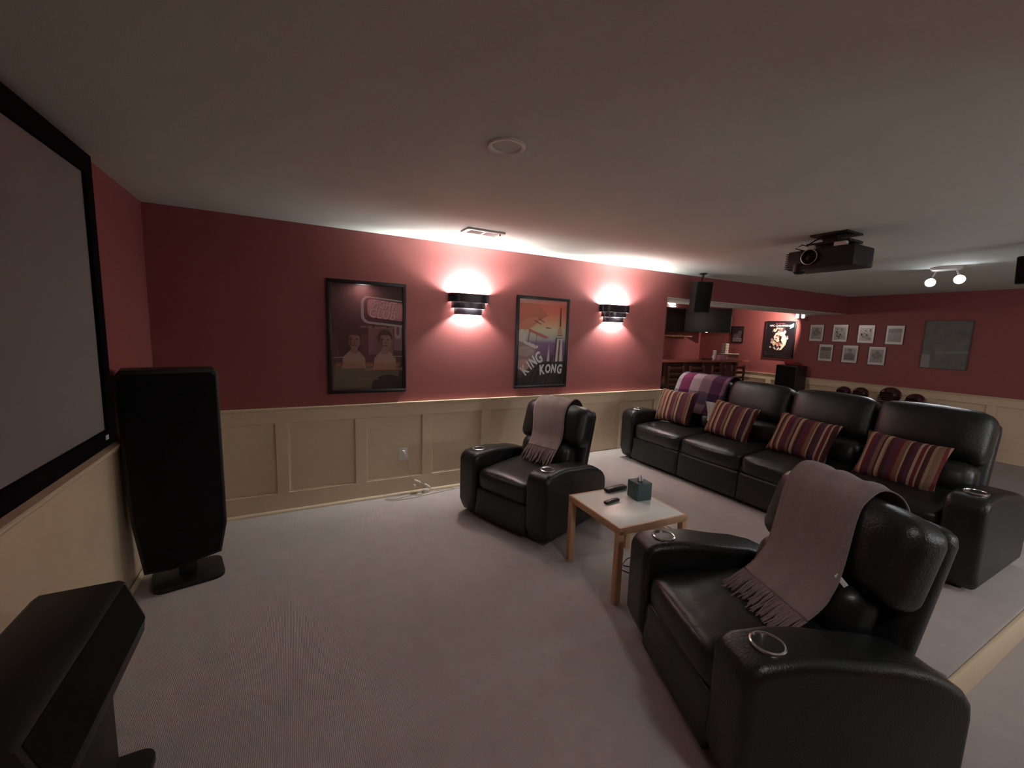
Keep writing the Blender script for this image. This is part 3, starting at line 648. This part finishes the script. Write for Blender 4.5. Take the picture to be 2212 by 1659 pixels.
drape('grey_throw', 'pale grey throw end hanging over the second sofa seat behind the cushions', 'throw', (4.44, -1.815, PZ), -90,
      [(-.62, .50, .58), (-.66, .545, .66), (-.70, .575, .72), (-.74, .605, .77)], .17, GREYS, 0, thick=.014, seed=4, nx=10)

# ------------------------------------------------------------ side table and what is on it
Lc, Fc, Rc, Nc = Vector((2.689, -1.703)), Vector((3.283, -1.689)), Vector((3.189, -2.289)), Vector((2.646, -2.324))
cen = (Lc + Fc + Rc + Nc) / 4; tw = .565; rzt = -3
t = thing('side_table', 'small square birch side table with a white top between the recliners', 'table', (cen.x, cen.y, 0), rzt)
h2 = tw / 2
one('tabletop', TOPW, t, box, -h2 + .014, h2 - .014, -h2 + .014, h2 - .014, .478, .499, bev=.002)
for a in ((-h2, h2, -h2, -h2 + .014), (-h2, h2, h2 - .014, h2), (-h2, -h2 + .014, -h2 + .014, h2 - .014), (h2 - .014, h2, -h2 + .014, h2 - .014)):
    one('edge_strip', BIRCH, t, box, *a, .455, .5, bev=.002)
for sx in (-1, 1):
    for sy in (-1, 1): one('leg', BIRCH, t, box, *sorted((sx * h2, sx * (h2 - .042))), *sorted((sy * h2, sy * (h2 - .042))), .001, .4775, bev=.003)
t = thing('tissue_box', 'dark teal cube tissue box with a white tissue on the side table', 'tissue box', (3.125, -1.95, .5), -8)
one('carton', TEAL, t, box, -.06, .06, -.06, .06, .0005, .124, bev=.002)
bm = bmesh.new(); lathe(bm, [(.0001, .1248), (.038, .1248)], 24, Matrix.Diagonal((1, .8, 1, 1))); finish('opening', bm, BLACK, t)
bm = bmesh.new(); n = 14
rings = []
for k in range(5):
    z = .118 + k * .012; rr = [.012, .018, .020, .016, .008][k]; rings.append([bm.verts.new((rr * (1 + .5 * math.sin(3 * a + k)) * math.cos(a), rr * .7 * (1 + .4 * math.cos(5 * a)) * math.sin(a), z + .005 * math.sin(4 * a))) for a in [2 * math.pi * i / n for i in range(n)]])
for A, B in zip(rings, rings[1:]):
    for i in range(n): bm.faces.new((A[i], A[(i + 1) % n], B[(i + 1) % n], B[i]))
bm.faces.new(rings[-1]); finish('tissue', bm, TISSUE, t)
RC = mat('black_remote_plastic', (.016, .015, .018), .3); BTN = mat('grey_rubber_button', (.09, .09, .10), .6)
def remote(name, label, loc, rz, l, w, h):
    t = thing(name, label, 'remote', loc, rz)
    bm = bmesh.new(); soft(bm, l, w, h, h * .42, (0, 0, .002), 8, T(0, 0, h / 2 + .0008)); finish('casing', bm, RC, t, angle=80)
    for i in range(6):
        for j in (-1, 0, 1): one('button', BTN, t, box, -.004, .004, -.0035, .0035, 0, .002, bev=.0008, M=T(-l * .33 + i * l * .11, j * w * .22, h + .0006))
    return t
remote('remote_control', 'short black remote alone near the front edge of the side table', (2.880, -1.938, .5), 8, .135, .036, .018)
remote('remote_control', 'larger glossy black remote at the back edge of the table, beside the tissue box', (3.06, -1.775, .5), 3, .20, .055, .030)
t = thing('loose_cable', 'thin black cable coiled loosely on the carpet under the side table', 'cable', (2.98, -1.95, 0))
bm = bmesh.new(); tube(bm, smooth_path([(.15, .12, .005), (.02, .05, .006), (-.05, -.05, .03), (.03, -.14, .006), (.06, -.10, .03), (.02, -.02, .02), (.10, .02, .03), (.2, .05, .005), (.28, .15, .005)]), .004, 6); finish('cable', bm, BLACK, t)

# ------------------------------------------------------------ floor speakers
t = thing('tower_speaker', 'tall black floor-standing speaker in the corner beside the screen', 'speaker', (.285, -.84, 0), 12)
out = [(-.262, 1.33), (-.235, 1.365), (.20, 1.365), (.222, 1.34), (.228, .34), (.19, .145), (-.06, .105), (-.20, .115), (-.24, .45)]
bm = bmesh.new(); prism(bm, out[::-1], -.08, .12, 'y', .014, 3); finish('cabinet', bm, BLACK, t)
bm = bmesh.new(); prism(bm, [(a * .93, .74 + (b - .74) * .965) for a, b in out[::-1]], -.096, -.079, 'y', .006, 2); finish('grille', bm, BLACKCLOTH, t)
bm = bmesh.new(); box(bm, -.035, .06, -.02, .06, .03, .14, .006); finish('neck', bm, BLACK, t)
bm = bmesh.new(); prism(bm, rrect(-.17, .20, -.15, .14, .06), .0005, .032, 'z', .004, 2); finish('base_plate', bm, BLACK, t)
t = thing('centre_speaker', 'black faceted centre speaker on a floor pedestal under the screen', 'speaker', (.25, -2.35, 0), 0)
sec = [(-.145, .44), (-.12, .70), (-.10, .715), (.105, .715), (.122, .705), (.170, .56), (.165, .50), (.13, .42)]
bm = bmesh.new(); prism(bm, sec, -.50, .20, 'y', .008, 2); finish('cabinet', bm, BLACK, t)
bm = bmesh.new(); prism(bm, [(.112, .705), (.126, .702), (.175, .558), (.160, .56)], -.48, .18, 'y', .002, 1); finish('grille', bm, BLACKCLOTH, t)
bm = bmesh.new(); box(bm, -.19, .075, -.14, .155, .03, .445, .008); finish('pedestal', bm, BLACK, t)
bm = bmesh.new(); prism(bm, rrect(-.14, .185, -.24, .17, .05), .0005, .03, 'z', .004, 2); finish('base_plate', bm, BLACK, t)

# ------------------------------------------------------------ bar nook
t = thing('bar_counter', 'dark wooden bar with a red-brown top in the nook behind the header', 'bar', (7.6, 1.75, 0))
one('counter_top', BARTOP, t, box, -2.05, 2.15, -.20, .35, 1.165, 1.205, bev=.008)
one('front_panel', WOOD, t, box, -2.0, 2.05, -.02, .04, .001, 1.165, bev=.004)
one('end_panel', WOOD, t, box, 2.0, 2.05, .04, .34, .001, 1.165, bev=.004)
for i in range(8): one('post', WOODM, t, box, -1.96 + i * .555, -1.90 + i * .555, -.06, -.02, .001, 1.165, bev=.004)
def stool(x, label):
    t = thing('bar_stool', label, 'stool', (x, 1.18, 0), 0, 'ladder-back stools along the bar')
    for sx in (-1, 1): one('leg', WOOD, t, box, sx * .175 - .018, sx * .175 + .018, .30, .336, .001, .72, bev=.004)
    for sx in (-1, 1): one('back_post', WOOD, t, box, sx * .185 - .018, sx * .185 + .018, -.05, -.015, .001, 1.14, bev=.005)
    for z in (1.09, .99, .89, .80): one('slat', WOOD, t, box, -.17, .17, -.045, -.022, z - .02, z + .025, bev=.004)
    bm = bmesh.new(); soft(bm, .40, .40, .06, .028, (0, 0, .01), 6, T(0, .15, .75)); finish('seat', bm, LEATHER, t)
    for z in (.25,): one('footrest', WOOD, t, box, -.17, .17, .30, .325, z, z + .03, bev=.003)
    return t
for x, l in ((7.02, 'dark ladder-back bar stool, the leftmost, beside the wall end'), (7.58, 'dark ladder-back bar stool, second from the left at the bar'), (8.2, 'dark ladder-back bar stool, third from the left at the bar'), (8.78, 'dark ladder-back bar stool at the right end of the bar')): stool(x, l)
# television across the corner
t = thing('television', 'black wall television above the bar in the nook', 'television', (9.60, 2.56, 2.06), -56)
bm = bmesh.new(); box(bm, -.50, .50, -.03, .03, -.28, .28, .008); finish('casing', bm, BLACK, t)
one('screen', TV, t, box, -.488, .488, -.033, -.0301, -.268, .268)
one('wall_bracket', BLACK, t, box, -.08, .08, .03, .20, -.1, .1)
one('logo_highlight', BULBS, t, box, -.02, .02, -.0345, -.0331, -.279, -.270)  # highlight on the bezel logo, made as a small glowing strip
# shelf with a dark glass-front cabinet above it
t = thing('wall_shelf', 'pale wooden shelf on the nook wall behind the bar', 'shelf', (9.15, 3.1, 1.66))
one('board', SHELF, t, box, -.36, .36, -.22, -.0005, 0, .035, bev=.003)
t = thing('wall_cabinet', 'dark glass-front cabinet above the pale shelf in the nook', 'cabinet', (8.95, 3.1, 1.74))
one('carcass', WOOD, t, box, -.30, .34, -.16, -.0005, 0, .60, bev=.004)
one('glass_door', TV, t, box, -.27, .31, -.168, -.1605, .03, .57)
# round lamp and small sconce
t = thing('globe_lamp', 'small bright white globe lamp seen just past the red wall end', 'lamp', (6.72, 1.1, 2.5))
bm = bmesh.new(); lathe(bm, [(.0001, -.30), (.035, -.295), (.062, -.275), (.07, -.25), (.062, -.225), (.03, -.205), (.0001, -.205)], 26); finish('globe', bm, BULBS, t)
bm = bmesh.new(); tube(bm, [(0, 0, -.0005), (0, 0, -.21)], .008); finish('stem', bm, CHROME, t)
t = thing('slatted_lamp', 'tiny three-slat lit lamp right of the globe lamp in the nook', 'lamp', (8.98, 3.1, 2.40))
for k in range(3): one('lit_slat', BULBS, t, box, -.05 - .01 * k, .05 + .01 * k, -.06, -.005, .06 - .05 * k, .085 - .05 * k, bev=.004)
one('backplate', SCONCE, t, box, -.04, .04, -.005, -.0005, -.06, .1)
# things on the bar
t = thing('glass_tank', 'clear rectangular glass box at the right end of the bar', 'glass box', (9.42, 1.82, 1.2055))
bm = bmesh.new()
for a in ((-.22, .22, -.08, -.076), (-.22, .22, .076, .08), (-.22, -.216, -.076, .076), (.216, .22, -.076, .076)): box(bm, *a, 0, .12)
finish('side_glass', bm, CLEARG, t)
bm = bmesh.new()
for z in (.118,):
    for a in ((-.224, .224, -.084, -.074), (-.224, .224, .074, .084), (-.224, -.214, -.074, .074), (.214, .224, -.074, .074)): box(bm, *a, z, z + .008)
finish('rim', bm, WHITE, t)
PINKB = mat('pink_printed_box', (.45, .20, .26), .5, noise=.6, scale=25)
t = thing('snack_box', 'small pink and white printed box standing on the bar', 'box', (9.02, 1.72, 1.2055), 5); one('carton', PINKB, t, box, -.10, .10, -.04, .04, 0, .10, bev=.002)
def glassware(x, y, label, hgt=.10, rr=.035, group='glasses and bottles on the bar'):
    t = thing('drinking_glass', label, 'glass', (x, y, 1.2055), 0, group)
    bm = bmesh.new(); lathe(bm, [(.0001, .004), (rr * .8, .003), (rr, hgt), (rr - .002, hgt), (rr * .8 - .002, .008), (.0001, .008)], 18); finish('bowl', bm, CLEARG if 'clear' in label else WHITE, t)
glassware(8.82, 1.75, 'small pale cup left of the pink box on the bar', .09, .03)
glassware(9.16, 1.98, 'pale round cup behind the pink box on the bar', .19, .04)
glassware(9.32, 1.98, 'taller clear tumbler beside the glass box on the bar', .18, .04)
t = thing('stacked_containers', 'stack of pale patterned containers on the bar below the small picture', 'container', (9.52, 1.99, 1.2055))
for k in range(4): one('container', mat('pale_patterned', (.42, .36, .30), .6, noise=.6, scale=40), t, box, -.055, .055, -.05, .05, .13 + k * .055 if k else .0, (.13 + k * .055 + .05) if k else .18, bev=.004)
t = thing('serving_tray', 'dark low dish at the middle of the bar top', 'dish', (8.62, 1.75, 1.2055)); bm = bmesh.new(); lathe(bm, [(.0001, .0), (.08, .0), (.12, .035), (.115, .035), (.078, .006), (.0001, .006)], 24); finish('dish', bm, WOODM, t)

# ------------------------------------------------------------ right (back) wall pictures
RZ = -90
cream, red_, gold, drk, pnk = (.62, .52, .42), (.40, .07, .06), (.50, .42, .22), (.05, .03, .03), (.50, .33, .30)
base = mat('black_poster_print', (.012, .012, .016), .3)
rnd = random.Random(11); art = []
for k in range(90):
    u = rnd.gauss(.47, .15); v = rnd.uniform(.22, .82); 
    if abs(u - .5) > .30: continue
    c = rnd.choice([cream, cream, pnk, red_, gold, drk, drk, (.30, .16, .15)])
    art.append((c, ell(u, v, rnd.uniform(.025, .07), rnd.uniform(.02, .055), 10, rnd.uniform(0, 90))))
art += [((.66, .66, .48), [(.62, .66), (.72, .62), (.78, .46), (.74, .34), (.62, .20), (.54, .19), (.66, .36), (.58, .48)]), (cream, ell(.60, .66, .10, .07)), (cream, ell(.42, .52, .09, .06)), (drk, ell(.40, .52, .03, .02)), ((.10, .35, .50), [(.86, .92), (.97, .97), (.97, .86), (.84, .80)])]
t, pw, ph, yy = poster('framed_poster', 'black football champions poster under the bright spotlight on the back wall', 'poster', (L, 1.158, 1.676), RZ, .616, .768, .02, base, art, .03)
text_mesh('lettering', 'NFC CHAMPIONS', .055, WL, t, (0, yy, .285), 0, 0, 1.0, bold=.001)
text_mesh('lettering', 'San Francisco', .035, mat('red_script_ink', (.5, .04, .04), .5), t, (0, yy, .335), 0, .3, 1.0)
def photo(y, z, w, h, label, seed, fig):
    rnd = random.Random(seed); g = lambda v: (v, v, v * .97)
    base = mat('photo_paper', g(.78), .5); art = [(g(.20 if fig != 'p' else .33), [(.11, .13), (.88, .13), (.88, .85), (.11, .85)])]
    if fig == 'field': art += [(g(.06), [(.11, .62), (.88, .62), (.88, .82), (.11, .82)]), (g(.26), [(.11, .50), (.88, .55), (.88, .62), (.11, .58)]), (g(.40), ell(.38, .36, .02, .10))]
    elif fig == 'player': art += [(g(.30), [(.11, .13), (.88, .13), (.88, .85), (.11, .85)]), (g(.06), ell(.5, .70, .11, .09)), (g(.09), [(.16, .50), (.30, .64), (.70, .64), (.84, .50), (.70, .42), (.30, .40)]), (g(.20), ell(.48, .5, .08, .05)), (g(.10), [(.28, .22), (.38, .44), (.62, .44), (.70, .30), (.60, .36), (.42, .34)])]
    elif fig == 'coach': art += [(g(.34), [(.11, .13), (.88, .13), (.88, .85), (.11, .85)]), (g(.18), ell(.5, .66, .11, .12)), (g(.04), ell(.48, .74, .14, .06)), (g(.05), [(.14, .15), (.16, .46), (.38, .56), (.62, .56), (.80, .44), (.82, .15)])]
    else:
        for k in range(34):
            v = rnd.choice([.04, .08, .14, .28, .38]); art.append((g(v), ell(rnd.uniform(.22, .78), rnd.uniform(.22, .76), rnd.uniform(.03, .09), rnd.uniform(.02, .06), 9, rnd.uniform(0, 90))))
    poster('framed_photo', label, 'picture', (L, y, z), RZ, w, h, .006, base, art, .016, mat('thin_dark_frame', (.05, .04, .04), .4), GLASSR, group='black and white football photos on the back wall')
W_, H_ = .252, .33
photo(.465, 1.827, W_, H_, 'photo of a lone player, top row, right of the champions poster', 1, 'player')
photo(.063, 1.830, W_, H_, 'busy dark crowd photo, second in the top row', 2, 'busy')
photo(-.342, 1.822, W_, H_, 'dim grey team photo, third in the top row', 3, 'busy')
photo(-.750, 1.815, W_, H_, 'dim photo with a dark band, rightmost in the top row', 4, 'field')
photo(.265, 1.452, W_, H_, 'stadium field photo, leftmost in the bottom row', 5, 'field')
photo(-.135, 1.450, W_, H_, 'portrait photo of a person in dark clothes, middle of the bottom row', 6, 'coach')
photo(-.540, 1.444, W_, H_, 'photo of a player, rightmost in the bottom row', 7, 'player')
base = mat('faded_map_print', (.15, .155, .145), .5, noise=.6, scale=9)
art = [((.30, .28, .28), [(.0, .0), (.2, .0), (.2, .28), (.0, .28)]), ((.20, .22, .20), [(.3, .30), (1, .33), (1, .40), (.3, .36)])]
poster('wall_map', 'large faded grey-green print at the right of the back wall', 'picture', (L, -1.40, 1.675), RZ, .55, .765, .008, base, art, .02, mat('grey_brown_edge', (.12, .11, .10), .5), pane=False)
# small picture near the nook corner
base = mat('small_dark_print', (.05, .03, .04), .4); g = (.30, .27, .25)
art = [((.16, .12, .13), ell(.45, .42, .38, .14)), ((.14, .10, .12), ell(.7, .62, .22, .15)), (g, rrect(.06, .33, .05, .28, .03)), (g, rrect(.38, .64, .05, .30, .03)), (g, rrect(.69, .95, .05, .28, .03)), ((.05, .03, .03), ell(.2, .16, .05, .05)), ((.05, .03, .03), ell(.51, .17, .05, .05)), ((.05, .03, .03), ell(.82, .16, .05, .05))]
poster('framed_picture', 'small dark framed picture with three white squares above the bar end', 'picture', (L, 2.11, 1.755), RZ, .28, .38, .015, base, art, .02)
# twin emergency style spot heads by the header
t = thing('twin_spotlight', 'pair of small white square lamp heads high on the back wall', 'light', (L - .001, .76, 2.16), RZ)
for s in (-1, 1):
    h = one('lamp_head', WHITE, t, box, s * .055 - .032, s * .055 + .032, -.09, -.03, -.05, .05, bev=.006)
    one('lens', BULBS, h, box, s * .055 - .026, s * .055 + .026, -.0925, -.0902, -.042, .042)
one('mounting_bar', WHITE, t, box, -.10, .10, -.028, -.0005, -.015, .015)
bm = bmesh.new(); tube(bm, [(.06, -.06, -.05), (.09, -.08, -.075), (.14, -.06, -.10)], .006); finish('adjusting_arm', bm, BLACK, t)

# ------------------------------------------------------------ low furniture by the back wall
t = thing('black_cabinet', 'black square cabinet by the back wall below the champions poster', 'cabinet', (9.89, .745, 0), RZ)
one('body', BLACK, t, box, -.20, .20, -.18, .18, .001, 1.165, bev=.006)
one('door', BLACKCLOTH, t, box, -.187, .187, -.188, -.1801, .02, 1.15, bev=.003)
t = thing('red_cap', 'crumpled red cloth cap on top of the black cabinet', 'cap', (9.87, .77, 1.182), -60)
bm = bmesh.new(); soft(bm, .20, .16, .07, .033, (0, 0, .02), 8, T(0, 0, .036)); finish('crown', bm, REDC, t)
bm = bmesh.new(); prism(bm, ell(.11, 0, .09, .07, 16), .004, .012, 'z', .002, 1); finish('brim', bm, REDC, t)
t = thing('low_bench', 'long low bench under a dark maroon cloth by the back wall', 'bench', (9.62, -.80, -.07), RZ)
one('bench_box', WOOD, t, box, -.62, .80, -.20, .22, .071, .70, bev=.006)
bm = bmesh.new(); soft(bm, 1.44, .46, .10, .04, (0, 0, .0), 12, T(.09, 0, .715)); finish('cloth_cover', bm, MAROON, t)
def helmet(y, z, r, label):
    t = thing('football_helmet', label, 'helmet', (9.60, y, z), RZ - 20, 'dark helmets on the bench')
    bm = bmesh.new(); bmesh.ops.create_uvsphere(bm, u_segments=24, v_segments=16, radius=r)
    for v in bm.verts:
        v.co.y *= 1.12; v.co.z *= .95
        if v.co.y < -.55 * r and v.co.z < .25 * r: v.co.y = -.55 * r + (v.co.y + .55 * r) * .15
        if v.co.z < -.75 * r: v.co.z = -.75 * r
    finish('shell', bm, HELM, t)
    bm = bmesh.new()
    for zz in (-.15, -.38, -.6): tube(bm, [(r * .82 * math.cos(a), -r * .55 - r * .75 * math.sin(a), r * zz) for a in [math.pi * k / 8 for k in range(9)]], .007, 6)
    tube(bm, [(0, -r * 1.3, -r * .15), (0, -r * 1.3, -r * .6)], .007, 6); finish('face_guard', bm, BLACK, t)
    bm = bmesh.new(); lathe(bm, [(.0001, .002), (.03, .001), (.032, -.002)], 16, T(-r * .97, 0, .02, ry=-90)); finish('side_emblem', bm, GREYS, t)
for y, z, r, l in ((-.33, .79, .105, 'dark helmet at the left end of the bench'), (-.58, .80, .11, 'dark helmet second from the left on the bench'), (-.985, .83, .135, 'largest dark helmet, with a pale mark, middle of the bench'), (-1.30, .79, .115, 'dark blue-black helmet at the right end of the bench')): helmet(y, z, r, l)
